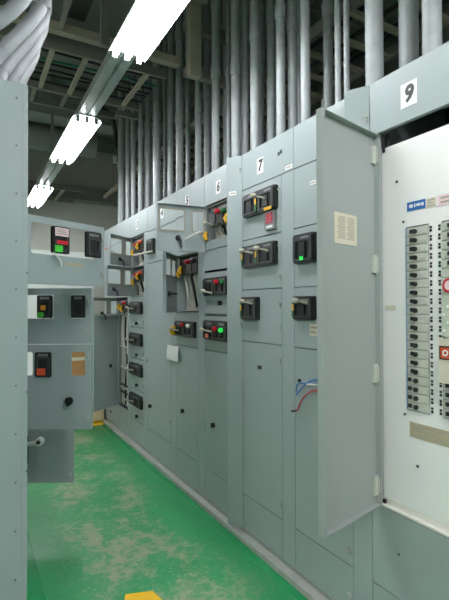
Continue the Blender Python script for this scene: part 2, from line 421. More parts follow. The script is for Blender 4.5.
# big open door
DF0 = F.turn(.024, 77.4)
DF = Fr(DF0.O, DF0.A, DF0.N)
Ld = .397; z0, z1 = .598, 2.106
mb = MB(DF); mb.box(.004, Ld, z0, z1, -.003, 0)
mb.box(Ld - .003, Ld, z0, z1, -.026, -.003); mb.box(.004, .007, z0, z1, -.026, -.003)
mb.box(.007, Ld - .003, z0, z0 + .003, -.026, -.003); mb.box(.007, Ld - .003, z1 - .003, z1, -.026, -.003)
mb.box(Ld - .016, Ld - .003, z0 + .003, z1 - .003, -.026, -.0235)
d9 = build('panelboard_door', mb, 'paint_in', c9)
for z in (2.024, 1.577, 1.131, .676):
    h = MB(DF); h.box(.008, .036, z - .036, z + .036, -.014, -.0035); h.box(.0075, .0125, z - .030, z + .030, -.020, -.0035); h.tube([(.024, z - .022, -.0125), (.024, z - .022, -.016)], .004, 8); h.tube([(.024, z + .022, -.0125), (.024, z + .022, -.016)], .004, 8)
    h.tube([(.006, z - .04, -.008), (.006, z + .04, -.008)], .006, 10)
    build('hinge', h, 'breaker', d9)
o = build('directory_card', MB(DF).plate(rect(.145, .296, 1.640, 1.757), [], -.0052, -.0034), 'paper', d9, label='printed circuit directory in two columns')
mb = MB(DF)
for c in (.163, .226):
    for i in range(15): mb.box(c, c + .052 - (i * 7 % 4) * .004, 1.660 + i * .0058, 1.6628 + i * .0058, -.0058, -.0053)
build('printed_lines', mb, 'ptxt', o)
build('latch_stud', MB(DF).tube([(.375, 1.586, -.0034), (.375, 1.586, -.010)], .006, 10), 'black', d9)
build('latch_stud', MB(DF).tube([(.375, .90, -.0034), (.375, .90, -.010)], .006, 10), 'black', d9)
build('door_pin', MB(DF).box(.378, .386, z1 + .0005, z1 + .035, -.020, -.014), 'silver', d9)

# ---- cabinet 8
c8, F, w = cab_right('8', 1.849, 1.341, 'grey cabinet with dangling red and blue wires, partly hidden behind the open panelboard door')
bay = .402
carcass(c8, F, w, bay, (2.112, 1.806, 1.503, 1.195, .266))
plain(c8, F, 'header_panel', 0, bay, 2.115, 2.335)
dd = plain(c8, F, 'blank_door', 0, bay, 1.806, 2.112); small_plate(F, .128, .172, 1.998, 2.018, dd, lines=1)
dd, _ = door(c8, F, 0, bay, 1.503, 1.804); operator(c8, F, .020, .178, 1.62, 1.765, lbl='green')
build('green_mark', MB(F).box(.085, .112, 1.632, 1.652, .0342, .036), 'greenlit', dd)
dd, _ = door(c8, F, 0, bay, 1.196, 1.501); operator(c8, F, .012, .170, 1.338, 1.455, levers=[(.12, 1.43)], strips=[.02])
small_plate(F, .12, .19, 1.262, 1.318, dd, 'paper', d=.0003, lines=2)
d8, _ = door(c8, F, 0, bay, .268, 1.194, latches=(.95, .339), name='lower_door')
knob(F, .042, 1.03, d8, r=.007, stick=.010, name='door_button')
def wire(F, pts, m, parent, r=.0035, name='wire'):
    P = [F.pt(*p) for p in pts]; out = []
    for i in range(len(P) - 1):
        p0_, p1_, p2_, p3_ = P[max(i - 1, 0)], P[i], P[i + 1], P[min(i + 2, len(P) - 1)]
        for j in range(5):
            t = j / 5; out.append(.5 * ((2 * p1_) + (p2_ - p0_) * t + (2 * p0_ - 5 * p1_ + 4 * p2_ - p3_) * t * t + (3 * p1_ - p0_ - 3 * p2_ + p3_) * t ** 3))
    out.append(P[-1])
    return build(name, MB().tube(out, r, 7), m, parent, smooth=True)
wire(F, [(.20, 1.0, .001), (.160, .998, .02), (.09, .95, .022), (.045, .886, .018), (.03, .878, .016)], 'wred', d8)
wire(F, [(.03, .878, .016), (.012, .872, .016), (-.010, .866, .014)], 'blackcable', d8, .0048, 'heat_shrink_tip')
wire(F, [(.20, 1.055, .001), (.150, 1.045, .02), (.08, 1.00, .020), (.03, .955, .016)], 'wblue', d8)
wire(F, [(.20, 1.035, .001), (.10, 1.025, .014), (.04, 1.01, .016), (.028, .97, .014)], 'wblue', d8, .003)
wire(F, [(.20, 1.030, .001), (.15, 1.028, .022), (.12, 1.024, .022)], 'wwhite', d8, .0045)
plain(c8, F, 'base_panel', 0, bay, .055, .266)
door(c8, F, bay, w, 1.2, 2.335, 29, 'right', name='wireway_door', latches=(2.20, 1.35))
door(c8, F, bay, w, .055, 1.198, name='wireway_door', latches=())
for z in (.339, .143): latch(F, bay - .020, z, d8 if z > .26 else c8)

# ---- cabinet 7
c7, F, w = cab_right('7', 2.357, 1.849, 'grey cabinet marked 7 with three rows of black breaker operators and a red digital meter')
carcass(c7, F, w, bay, (2.112, 1.806, 1.503, 1.195, .266))
hd = plain(c7, F, 'header_panel', 0, w, 2.115, 2.335)
sticker(c7, F, '7', .20, 2.215)
small_plate(F, .440, .495, 2.125, 2.145, hd, lines=1)
mb = MB(F); mb.box(.372, .386, 2.222, 2.240, .0003, .003); mb.box(.392, .408, 2.226, 2.246, .0003, .003); build('maker_emblem', mb, 'dark', hd)
dd, _ = door(c7, F, 0, bay, 1.806, 2.112, latches=(2.035, 1.89))
o = operator(c7, F, .044, .372, 1.936, 2.068, n=2, levers=[(.262, 2.018)], strips=[.188])
m_ = build('digital_meter', MB(F).plate(rr(.266, .362, 1.828, 1.930, .006), [], 0.0003, .020), 'silver', c7, label='digital meter with red display')
build('meter_display', MB(F).box(.282, .346, 1.862, 1.922, .0202, .022), 'meterred', m_)
mb = MB(F)
for r_ in range(3):
    for q in range(4): mb.box(.290 + q * .013, .298 + q * .013, 1.869 + r_ * .018, 1.881 + r_ * .018, .0222, .0226)
build('meter_digits', mb, 'red', m_)
build('meter_buttons', MB(F).box(.285, .345, 1.838, 1.850, .0202, .022), 'sticker', m_)
build('meter_tag', MB(F).box(.285, .355, 1.9345, 1.952, .034, .0355), 'yellow', m_, label='yellow tag above meter')
dd, _ = door(c7, F, 0, bay, 1.505, 1.804, latches=(1.73, 1.57))
operator(c7, F, .031, .368, 1.634, 1.763, n=2, levers=[(.137, 1.725), (.293, 1.722)], strips=[.038, .190])
dd, _ = door(c7, F, 0, bay, 1.197, 1.502, latches=(1.417, 1.295))
operator(c7, F, .016, .192, 1.325, 1.460, levers=[(.137, 1.432)], strips=[.024])
d7, _ = door(c7, F, 0, bay, .268, 1.194, latches=(1.115, .346), name='lower_door')
small_plate(F, .165, .205, 1.043, 1.063, d7, 'black')
plain(c7, F, 'base_panel', 0, bay, .055, .266)
latch(F, .385, .143, c7)
door(c7, F, bay, w, .055, 2.113, name='wireway_door', latches=())

# ---- cabinet 6
c6, F, w = cab_right('6', 2.865, 2.357, 'grey cabinet marked 6 with its top unit door swung open beside narrow ajar wireway door')
carcass(c6, F, w, bay, (2.108, 1.86, 1.345, 1.10, .266))
hd = plain(c6, F, 'header_panel', 0, bay, 2.115, 2.335)
sticker(c6, F, '6', .205, 2.207)
plain(c6, F, 'blank_panel', 0, bay, 1.80, 1.858)
bucket(c6, F, .05, .37, 1.862, 2.107, lights=[(.20, 2.045, 'red'), (.285, 2.035, 'green')], yellow=[(.335, 1.975), (.04, 1.90)], d=-.085)
lever(F, .09, 1.98, c6, -.02)
plain(c6, F, 'blank_panel', 0, bay, 1.654, 1.797)
dd, _ = door(c6, F, 0, bay, 1.352, 1.640)
operator(c6, F, .020, .360, 1.480, 1.600, n=2, levers=[(.145, 1.505)], lights=[(.235, 1.568, 'redlit'), (.315, 1.566, 'green')])
knob(F, .237, 1.427, dd)
dd, _ = door(c6, F, 0, bay, 1.10, 1.338)
operator(c6, F, .020, .360, 1.175, 1.308, n=2, levers=[(.125, 1.245)], lights=[(.215, 1.255, 'redlit'), (.300, 1.250, 'greenlit')])
build('red_toggle', MB(F).box(.075, .12, 1.19, 1.215, .0342, .037), 'redor', c6)
d6, _ = door(c6, F, 0, bay, .268, 1.098, latches=(.95, .333), name='lower_door')
knob(F, .134, .595, d6)
plain(c6, F, 'base_panel', 0, bay, .055, .266)
latch(F, .365, .131, c6)
wd, WF = door(c6, F, bay, w, .055, 2.335, 34, 'right', name='wireway_door', latches=(2.25, 1.305, .95))
small_plate(WF, .418, .468, 2.095, 2.118, wd, lines=1)
# top unit door, swung open
def window_door(cab, F, h0, h1, ang, a1=.36, sc=1.0, knob_at=(.209, None), m='paint'):
    k = a1 / .37
    holes = ((.168 * k, .345 * k, h1 - .178, h1 - .035), (.018, .105 * k, h1 - .178, h1 - .035))
    o, DF = door(cab, F, 0.004, a1, h0, h1, ang, holes=holes, gaskets=True, m=m, latches=((h0 + h1) / 2,))
    ka, kh = knob_at[0], knob_at[1] if knob_at[1] else h1 - .23
    s = MB(DF); s.tube([(ka, kh, -.0032), (ka, kh, -.012)], .020, 12); s.tube([(ka, kh, -.012), (ka - .01, kh - .02, -.040), (ka - .012, kh - .07, -.05)], [.010, .008, .006], 8)
    build('handle_shaft', s, 'black', o)
    return o, DF
o6, DF6 = window_door(c6, F, 1.785, 2.108, 95, .362)
wire(DF6, [(.16, 1.87, -.012), (.11, 1.90, -.05), (.06, 1.92, -.05), (.04, 1.90, -.02)], 'wwhite', o6, .007, 'tie_strap')

# ---- cabinet 5
c5, F, w = cab_right('5', 3.373, 2.865, 'grey cabinet marked 5 with an open middle cavity showing breaker and white wiring')
carcass(c5, F, w, bay, (2.112, 1.806, 1.356, 1.10, .266))
hd = plain(c5, F, 'header_panel', 0, w, 2.115, 2.335)
sticker(c5, F, '5', .215, 2.215)
plain(c5, F, 'blank_door', 0, bay, 1.806, 2.112)
bucket(c5, F, .05, .385, 1.362, 1.803, lights=[(.215, 1.745, 'red'), (.325, 1.745, 'dark')], yellow=[(.095, 1.690), (.06, 1.665)], d=-.09)
b = MB(F); b.box(.28, .385, 1.40, 1.56, -.16, -.10); o = build('contactor_block', b, 'silver', c5)
for i in range(3): build('contactor_pole', MB(F).box(.30, .375, 1.415 + i * .05, 1.44 + i * .05, -.0995, -.088), 'white', o)
build('wire_duct', MB(F).box(.08, .26, 1.37, 1.60, -.20, -.15), 'white', c5)
DFo, DF5 = door(c5, F, 0.004, .40, 1.358, 1.804, 38, holes=((.06, .17, 1.64, 1.765), (.20, .34, 1.64, 1.765)), gaskets=True, latches=(1.40,))
s = MB(DF5); s.tube([(.25, 1.50, -.0032), (.25, 1.50, -.012)], .022, 12); s.tube([(.25, 1.50, -.012), (.25, 1.50, -.07)], .007, 8); build('handle_shaft', s, 'black', DFo)
dd, _ = door(c5, F, 0, bay, 1.10, 1.354)
operator(c5, F, .018, .375, 1.170, 1.290, n=2, levers=[(.09, 1.225)], lights=[(.195, 1.262, 'red'), (.305, 1.258, 'sticker')])
y = MB(F); y.tube([(.055, 1.25, .04), (.04, 1.21, .06), (.055, 1.18, .045)], [.014, .026, .016], 12); build('yellow_handle', y, 'yellow', c5, smooth=True)
d5, _ = door(c5, F, 0, bay, .268, 1.098, latches=(1.05, .40), name='lower_door')
knob(F, .138, .590, d5)
plain(c5, F, 'base_panel', 0, bay, .055, .266)
door(c5, F, bay, w, .055, 2.113, name='wireway_door', latches=(1.2, .6))

# ---- cabinet 4
c4, F, w = cab_right('4', 4.04, 3.373, 'wide plain grey cabinet marked 4 with a tall smooth door beside the open cavity')
b4 = .56
carcass(c4, F, w, b4, (2.10, 1.806, .266))
hd = plain(c4, F, 'header_panel', 0, w, 2.103, 2.335)
sticker(c4, F, '4', .36, 2.215)
dd, _ = door(c4, F, 0, b4, 1.808, 2.10)
o = operator(c4, F, .035, .20, 1.885, 2.02, n=1)
mb = MB(F); mb.tube([(.20, 1.90, .03), (.12, 1.885, .09), (.05, 1.870, .15)], .009, 8); build('long_lever', mb, 'wwhite', o, smooth=True)
d4, _ = door(c4, F, 0, b4, .268, 1.804, latches=(1.5, 1.0, .45), name='tall_door')
knob(F, .083, .489, d4)
plain(c4, F, 'base_panel', 0, b4, .055, .266)
door(c4, F, b4, w, .055, 2.10, name='wireway_door', latches=(1.31, 1.09))

# ---- cabinet 3
c3, F, w = cab_right('3', 4.55, 4.04, 'grey cabinet marked 3 with two open top units above four small black operators')
carcass(c3, F, w, bay, (2.105, 1.806, 1.503, 1.195, .885, .575, .266))
hd = plain(c3, F, 'header_panel', 0, w, 2.112, 2.335)
sticker(c3, F, '3', .20, 2.22)
for i, (lo, hi) in enumerate(((1.81, 2.10), (1.507, 1.80))):
    bucket(c3, F, .06, .385, lo, hi, lights=[(.17, hi - .08, 'red'), (.30, hi - .07, 'redor')], yellow=[(.09, hi - .15), (.24, hi - .10)], d=-.085)
window_door(c3, F, 1.808, 2.104, 53, .38, knob_at=(.20, None)); window_door(c3, F, 1.505, 1.804, 58, .38, knob_at=(.27, None))
for i, (lo, hi, zc) in enumerate(((1.197, 1.502, 1.39), (.887, 1.193, 1.076), (.577, .883, .778), (.268, .573, .470))):
    dd, _ = door(c3, F, 0, bay, lo, hi)
    operator(c3, F, .02, .375, zc - .06, zc + .06, n=1, levers=[(.15, zc)])
    knob(F, .21, zc - .155, dd)
plain(c3, F, 'base_panel', 0, bay, .055, .266)
door(c3, F, bay, w, .055, 2.11, name='wireway_door', latches=(1.6, .9))

# ---- cabinet 2
c2, F, w = cab_right('2', 5.06, 4.55, 'far grey cabinet with open wiring space and a large door swung out into the aisle')
carcass(c2, F, w, bay, (2.112, 1.806, 1.503, 1.31))
plain(c2, F, 'header_panel', 0, w, 2.115, 2.335); plain(c2, F, 'unit_door', 0, bay, 1.808, 2.112); plain(c2, F, 'unit_door', 0, bay, 1.506, 1.804)
bucket(c2, F, .07, .36, 1.315, 1.50, lights=[(.3, 1.44, 'red')], yellow=[(.12, 1.40), (.22, 1.38)], d=-.08)
window_door(c2, F, 1.312, 1.50, 54, .43, knob_at=(.27, 1.33))
dE, DFE = door(c2, F, .028, .428, .30, 1.309, 57, name='lower_door', latches=(.5, 1.1))
knob(DFE, .156, .751, dE, d=0, r=.014)
knob(DFE, .156, .751, dE, d=-.0035, r=.014, stick=-.02)
build('cable_plate', MB(F).box(.02, .39, .31, 1.30, -.060, -.056), 'white', c2)
for z in (.50, .72, .95): build('cable_bracket', MB(F).box(.03, .38, z, z + .012, -.0555, -.030), 'whitecab', c2)
rnd = random.Random(3)
for i in range(7):
    x = .07 + i * .045; z = .33
    wire(F, [(x, 1.29, -.042), (x + rnd.uniform(-.03, .03), 1.08, -.04), (x + rnd.uniform(-.05, .05), .84, -.040), (x + rnd.uniform(-.04, .04), .60, -.042), (x, z, -.042)], 'wwhite' if i != 3 else 'blackcable', c2, .010 if i % 2 else .007, 'cable')
for z in (.50, .42): build('cable_cleat', MB(F).box(.05, .38, z + .03, z + .05, -.032, -.028), 'black', c2)
plain(c2, F, 'base_panel', 0, bay, .055, .295)
door(c2, F, bay, w, .055, 2.113, name='wireway_door', latches=(1.0,))
knob(F, .45, 1.405, c2, r=.014)

# ---- cabinet 1
c1, F, w = cab_right('1', 5.60, 5.06, 'end cabinet at the far end of the right row, mostly hidden behind open doors')
carcass(c1, F, w, bay, (2.112, 1.19, .266))
plain(c1, F, 'header_panel', 0, w, 2.115, 2.335)
door(c1, F, 0, bay, 1.195, 2.112); d1, _ = door(c1, F, 0, bay, .268, 1.19)
plain(c1, F, 'base_panel', 0, w, .055, .266); door(c1, F, bay, w, .268, 2.113, name='wireway_door', latches=())
build('warning_strip', MB(F).box(.02, .30, 2.10, 2.112, .001, .003), 'redor', c1)
knob(F, .3, .17, c1, r=.010, stick=.012)

# hanging sheet of paper between cabinets 5 and 4
ps = MB(Fr((0, 3.373, 0), (0, -1, 0), (-1, 0, 0)))
cols = 6
vs = []; fs = []
for j in range(cols + 1):
    for i in range(5):
        vs.append((-.155 + i * .0575 + .004 * j / cols, 1.085 - j * .020, .010 + .010 * math.sin(j / cols * 2.2) + (i - 2) ** 2 * .0006))
for j in range(cols):
    for i in range(4): q = j * 5 + i; fs.append((q, q + 1, q + 6, q + 5))
ps.add(vs, fs)
pso = build('paper_sheet', ps, 'sticker'); tag(pso, 'white paper sheet hanging across the seam between cabinets 4 and 5', 'paper')
sm = pso.modifiers.new('thick', 'SOLIDIFY'); sm.thickness = .0008

# ================================================================== LEFT ROW
def cab_left(Y0, w, label):
    t = thing('switchgear_cabinet', label, 'electrical cabinet', (-1.50, Y0 + w / 2, 0.0))
    return t, Fr((-1.244, Y0, 0), (0, 1, 0), (1, 0, 0))
def left_carcass(cab, F, w, levels):
    carcass_l = MB(F); t = .003
    carcass_l.box(.001, .004, .003, 2.345, -.5, -.022); carcass_l.box(w - .004, w - .001, .003, 2.345, -.5, -.022)
    carcass_l.box(.004, w - .004, 2.342, 2.345, -.5, -.022); carcass_l.box(.004, w - .004, .003, .006, -.5, -.022)
    carcass_l.box(.001, .012, .003, 2.345, -.0215, -.0005)
    build('side_panel', carcass_l, 'paint_left', cab)
    build('back_panel', MB(F).box(.004, w - .004, .006, 2.342, -.5, -.497), 'paint_left', cab)
    for z in levels: build('unit_shelf', MB(F).box(.0045, w - .0045, z - .0015, z + .0015, -.496, -.022), 'white', cab)
def box_operator(F, a0, a1, h0, h1, cab, marks=()):
    mb = MB(F); mb.plate(rr(a0, a1, h0, h1, .008), [], -.004, .010)
    o = build('breaker_operator', mb, 'black', cab)
    g = MB(F); g.plate(rr(a0 + .008, a1 - .008, h0 + .008, h1 - .028, .006), [rr(a0 + .018, a1 - .018, h0 + .02, h1 - .04, .005)], .0102, .016); build('escutcheon', g, 'dark', o)
    n_ = MB(F); n_.box(a0 + .016, a1 - .016, h1 - .023, h1 - .009, .0102, .0116); build('nameplate', n_, 'silver', o)
    for (x0, x1, y0, y1, mm, nm) in marks: build(nm, MB(F).box(x0, x1, y0, y1, .0162, .0172), mm, o)
    return o
l1, F = cab_left(2.062, .605, 'tall grey cabinet end at the left edge with bare side and one door ajar above')
left_carcass(l1, F, .605, (1.805, 1.503, 1.2, .745, .27))
plain(l1, F, 'header_panel', .013, .604, 1.81, 2.345, m='paint_left')
doorA, DA = door(l1, F, .013, .43, 1.505, 1.803, 64, holes=((.030, .405, 1.637, 1.772),), m='paint_left', latches=(1.57, 1.74))
box_operator(DA, .128, .217, 1.647, 1.768, l1, marks=((.137, .208, 1.724, 1.762, 'pink', 'pink_label'), (.146, .204, 1.688, 1.706, 'red', 'red_label'), (.136, .176, 1.652, 1.682, 'lime', 'green_mark')))
for q in range(2): pass
m_ = MB(DA)
for i in range(3): m_.box(.144, .200 - i * .006, 1.733 + i * .009, 1.737 + i * .009, .0173, .0178)
build('printed_lines', m_, 'ptxt', l1)
box_operator(DA, .312, .402, 1.645, 1.768, l1)
m_ = MB(DA)
rnd = random.Random(5)
for i in range(8):
    x = .208 + i * .0115; m_.box(x, x + .0025, 1.596, 1.610, .0004, .001); m_.box(x, x + .007, 1.596 + (i % 3) * .0055, 1.5985 + (i % 3) * .0055, .0004, .001)
build('yellow_writing', m_, 'yellow', doorA, label='faded yellow hand lettering')
wire(DA, [(.13, 1.645, .010), (.145, 1.632, .016), (.165, 1.612, .016), (.172, 1.588, .010)], 'wwhite', doorA, .005, 'tag_string')
plain(l1, F, 'lower_panel', .013, .604, .01, 1.50, m='paint_left')
for i in range(11):
    z = 2.28 - i * .20
    build('screw', MB().tube([(-1.289, 2.0628, z), (-1.289, 2.0590, z)], .0045, 8), 'silver', l1)
for z in (1.55, 1.05, .72): build('screw', MB().tube([(-1.2475, 2.0628, z), (-1.2475, 2.0590, z)], .003, 8), 'dark', l1)

l2, F = cab_left(2.670, .505, 'second cabinet of the left row with two doors swung wide, one above the other')
left_carcass(l2, F, .505, (1.805, 1.503, 1.2, .745, .27))
plain(l2, F, 'header_panel', .003, .502, 1.81, 2.345, m='paint_left'); plain(l2, F, 'unit_door', .003, .502, 1.505, 1.803, m='paint_left')
doorB, DB = door(l2, F, .010, .430, 1.205, 1.507, 121, holes=((.030, .395, 1.343, 1.470),), m='paint_left', latches=(1.275, 1.436))
DBx = Fr(DB.pt(.010, 0), DB.A, DB.N)
box_operator(DBx, .127, .209, 1.346, 1.468, l2, marks=((.150, .176, 1.388, 1.414, 'orange', 'orange_sticker'), (.134, .166, 1.350, 1.376, 'lime', 'green_mark')))
box_operator(DBx, .312, .386, 1.346, 1.468, l2)
build('blank_insert', MB(DBx).box(.2105, .310, 1.336, 1.476, -.008, -.0035), 'paint_left', doorB)
doorC, DC = door(l2, F, .010, .430, .748, 1.203, 121, holes=((.030, .110, 1.036, 1.163), (.120, .206, 1.036, 1.163), (.322, .394, 1.036, 1.163)), m='paint_left', latches=(.815, 1.15))
DCx = Fr(DC.pt(.010, 0), DC.A, DC.N)
box_operator(DCx, .116, .204, 1.030, 1.163, l2, marks=((.130, .176, 1.040, 1.076, 'redor', 'red_sticker'),))
knob(DCx, .299, .900, doorC, r=.018, stick=.03)
plain(l2, F, 'lower_panel', .003, .502, .01, .742, m='paint_left')

l3, F = cab_left(3.180, .505, 'third cabinet of the left row, low door swung out with a grey lever handle')
left_carcass(l3, F, .505, (1.805, 1.503, 1.2, .745, .27))
plain(l3, F, 'header_panel', .003, .502, 1.81, 2.345, m='paint_left')
plain(l3, F, 'unit_door', .003, .502, .748, 1.803, m='paint_left')
doorD, DD = door(l3, F, .010, .430, .285, .745, 119, m='paint_left', latches=(.342, .69))
DDx = Fr(DD.pt(.010, 0), DD.A, DD.N)
build('handle_slot', MB(DDx).box(.118, .136, .413, .584, .0003, .006), 'black', doorD)
mb = MB(DDx); mb.tube([(.130, .535, .006), (.155, .541, .03), (.205, .556, .045), (.222, .562, .048)], [.012, .014, .014, .017], 10); hl = build('lever_handle', mb, 'whitecab', doorD, smooth=True, label='grey white lever handle')
mb = MB(DDx); mb.tube([(.226, .563, .030), (.226, .563, .070)], .025, 16); build('lever_grip', mb, 'sticker', doorD)
build('grip_cap', MB(DDx).tube([(.226, .563, .0702), (.226, .563, .073)], .013, 12), 'dark', doorD)
plain(l3, F, 'lower_panel', .003, .502, .01, .280, m='paint_left')

# ================================================================== CONDUITS
PIPES = [(0.13, 1.138, 0.037), (0.24, 1.333, 0.042), (0.15, 1.447, 0.04), (0.2, 1.67, 0.015), (0.2, 1.731, 0.017), (0.12, 1.897, 0.026), (0.2, 2.108, 0.029), (0.12, 2.118, 0.027), (0.25, 2.403, 0.026), (0.12, 2.392, 0.03), (0.2, 2.639, 0.029), (0.12, 2.627, 0.031), (0.2, 2.867, 0.018), (0.3, 2.99, 0.02), (0.1, 2.883, 0.029), (0.25, 3.308, 0.025), (0.17, 3.297, 0.025), (0.25, 3.68, 0.018), (0.12, 3.574, 0.032), (0.2, 3.953, 0.028), (0.3, 4.35, 0.021), (0.12, 4.11, 0.039), (0.2, 4.583, 0.032), (0.12, 4.592, 0.027), (0.2, 5.053, 0.023), (0.3, 5.515, 0.025), (0.12, 5.278, 0.042)]
ends = [(9, 1.341), (8, 1.849), (7, 2.357), (6, 2.865), (5, 3.373), (4, 4.04), (3, 4.55), (2, 5.06), (1, 5.62)]
where = {9: 'cabinet 9', 8: 'the cabinet between 7 and 9', 7: 'cabinet 7', 6: 'cabinet 6', 5: 'cabinet 5', 4: 'cabinet 4', 3: 'cabinet 3', 2: 'the cabinet beyond 3', 1: 'the far end cabinet'}
extra = [(.32, 1.62, .030), (.38, 2.0, .028), (.36, 2.25, .027), (.36, 2.52, .030), (.40, 2.75, .030), (.40, 2.98, .027), (.40, 3.25, .028), (.37, 3.48, .027), (.38, 3.75, .028), (.22, 3.80, .022), (.40, 4.00, .025), (.19, 4.30, .028), (.40, 4.48, .026), (.30, 4.75, .025), (.12, 4.82, .028), (.12, 5.03, .027), (.40, 5.2, .026)]
allp = sorted(PIPES + extra, key=lambda p: p[1])
ordw = ['nearest', 'second nearest', 'third nearest', 'fourth nearest', 'fifth nearest', 'sixth nearest', 'seventh nearest', 'eighth nearest']
cnt = {}
rnd = random.Random(11)
for X0, Y0, r in allp:
    cabn = next(n_ for n_, e in ends if Y0 < e)
    k = cnt.get(cabn, 0); cnt[cabn] = k + 1
    size = 'thick' if r > .034 else 'thin' if r < .022 else 'medium'
    t = thing('conduit', '%s galvanized conduit rising from %s, %s to camera' % (size, where[cabn], ordw[k]), 'conduit', (X0, Y0, 2.336), 'conduits rising from the right row')
    lean = rnd.uniform(-.004, .004)
    top = 4.15
    build('pipe', MB().tube([(X0, Y0, 2.337), (X0 + lean, Y0, 3.2), (X0 + lean, Y0 + lean, top)], r, 16), 'galv', t, smooth=True)
    for z in (rnd.uniform(2.95, 3.25), rnd.uniform(3.55, 3.9)):
        build('coupling', MB().tube([(X0 + lean * .8, Y0, z), (X0 + lean * .8, Y0, z + .012), (X0 + lean, Y0, z + .07), (X0 + lean, Y0, z + .082)], [r * 1.18, r * 1.22, r * 1.22, r * 1.18], 16), 'galv', t, smooth=True)
    build('locknut', MB().tube([(X0, Y0, 2.3365), (X0, Y0, 2.352)], r * 1.25, 6), 'galv', t)
# conduit body fitting and black flexible conduit at the far end
fb = build('conduit_fitting', MB().box(.02, .10, 3.19, 3.30, -5.30 + 10.56, 5.50 - .10).tube([(.06, 5.33, 3.12), (.06, 5.33, 3.19)], .03, 10), 'housing')
tag(fb, 'small pale junction fitting at the end of the black bent flex conduit', 'conduit fitting')
def arc(c, rad, a0, a1, n, ax):
    return [(c[0] + (rad * math.cos(R(a0 + (a1 - a0) * i / n)) if ax == 'x' else 0), c[1] + (rad * math.cos(R(a0 + (a1 - a0) * i / n)) if ax == 'y' else 0), c[2] + rad * math.sin(R(a0 + (a1 - a0) * i / n))) for i in range(n + 1)]
fx = build('flexible_conduit', MB().tube([(.06, 5.33, 3.305), (.06, 5.33, 3.5), (.02, 5.30, 3.62), (-.06, 5.28, 3.70), (-.2, 5.25, 3.76), (-.6, 5.2, 3.80), (-1.2, 5.2, 3.80)], .024, 12), 'blackcable', smooth=True)
tag(fx, 'black flexible conduit bending down above the far end of the right row', 'flexible conduit')
# big wrapped conduits on the left cabinet
LP = [([(-1.560, 2.12, 2.347), (-1.545, 2.12, 2.42), (-1.494, 2.12, 2.50), (-1.405, 2.12, 2.57), (-1.349, 2.12, 2.625), (-1.295, 2.12, 2.69), (-1.24, 2.12, 2.784), (-1.208, 2.12, 2.90), (-1.20, 2.12, 4.14)], .031, 'crosses the upper left corner'),
      ([(-1.410, 2.30, 2.347), (-1.405, 2.30, 2.42), (-1.38, 2.30, 2.502), (-1.339, 2.30, 2.572), (-1.277, 2.30, 2.66), (-1.212, 2.30, 2.755), (-1.164, 2.30, 2.847), (-1.146, 2.30, 2.979), (-1.14, 2.30, 4.14)], .031, 'lies second from the upper left corner'),
      ([(-1.345, 2.42, 2.347), (-1.345, 2.42, 2.42), (-1.335, 2.42, 2.483), (-1.324, 2.42, 2.543), (-1.28, 2.42, 2.623), (-1.227, 2.42, 2.702), (-1.172, 2.42, 2.793), (-1.134, 2.42, 2.886), (-1.125, 2.42, 3.063), (-1.125, 2.42, 4.14)], .031, 'sits third from the upper left corner'),
      ([(-1.300, 2.525, 2.347), (-1.300, 2.525, 2.42), (-1.295, 2.525, 2.50), (-1.263, 2.52, 2.583), (-1.226, 2.52, 2.655), (-1.183, 2.52, 2.728), (-1.15, 2.52, 2.811), (-1.125, 2.52, 2.903), (-1.116, 2.52, 3.129), (-1.116, 2.52, 4.14)], .031, 'runs just below the other bends'),
      ([(-1.285, 2.615, 2.351), (-1.283, 2.615, 2.42), (-1.275, 2.612, 2.50), (-1.250, 2.61, 2.57), (-1.205, 2.61, 2.66), (-1.17, 2.61, 2.74), (-1.155, 2.61, 2.818), (-1.145, 2.61, 2.92), (-1.146, 2.61, 3.169), (-1.146, 2.61, 4.14)], .033, 'is lowest and nearest the cabinet top')]
for pts, r, txt in LP:
    t = thing('bent_conduit', 'thick pale conduit above the left cabinet that ' + txt, 'conduit', (pts[0][0], pts[0][1], 2.346), 'bent conduits over the left cabinet')
    P = [Vector(p) for p in pts]; out = []
    for i in range(len(P) - 1):
        a, b_, c, d = P[max(i - 1, 0)], P[i], P[i + 1], P[min(i + 2, len(P) - 1)]
        for j in range(5):
            q = j / 5; out.append(.5 * ((2 * b_) + (c - a) * q + (2 * a - 5 * b_ + 4 * c - d) * q * q + (3 * b_ - a - 3 * c + d) * q ** 3))
    out.append(P[-1])
    build('pipe', MB().tube(out, r, 16), 'galv2', t, smooth=True)
    m1 = (P[3] + P[4]) / 2; dr = (P[4] - P[3]).normalized()
    build('coupling', MB().tube([m1 - dr * .035, m1 + dr * .035], r * 1.05, 16), 'galv2', t, smooth=True)

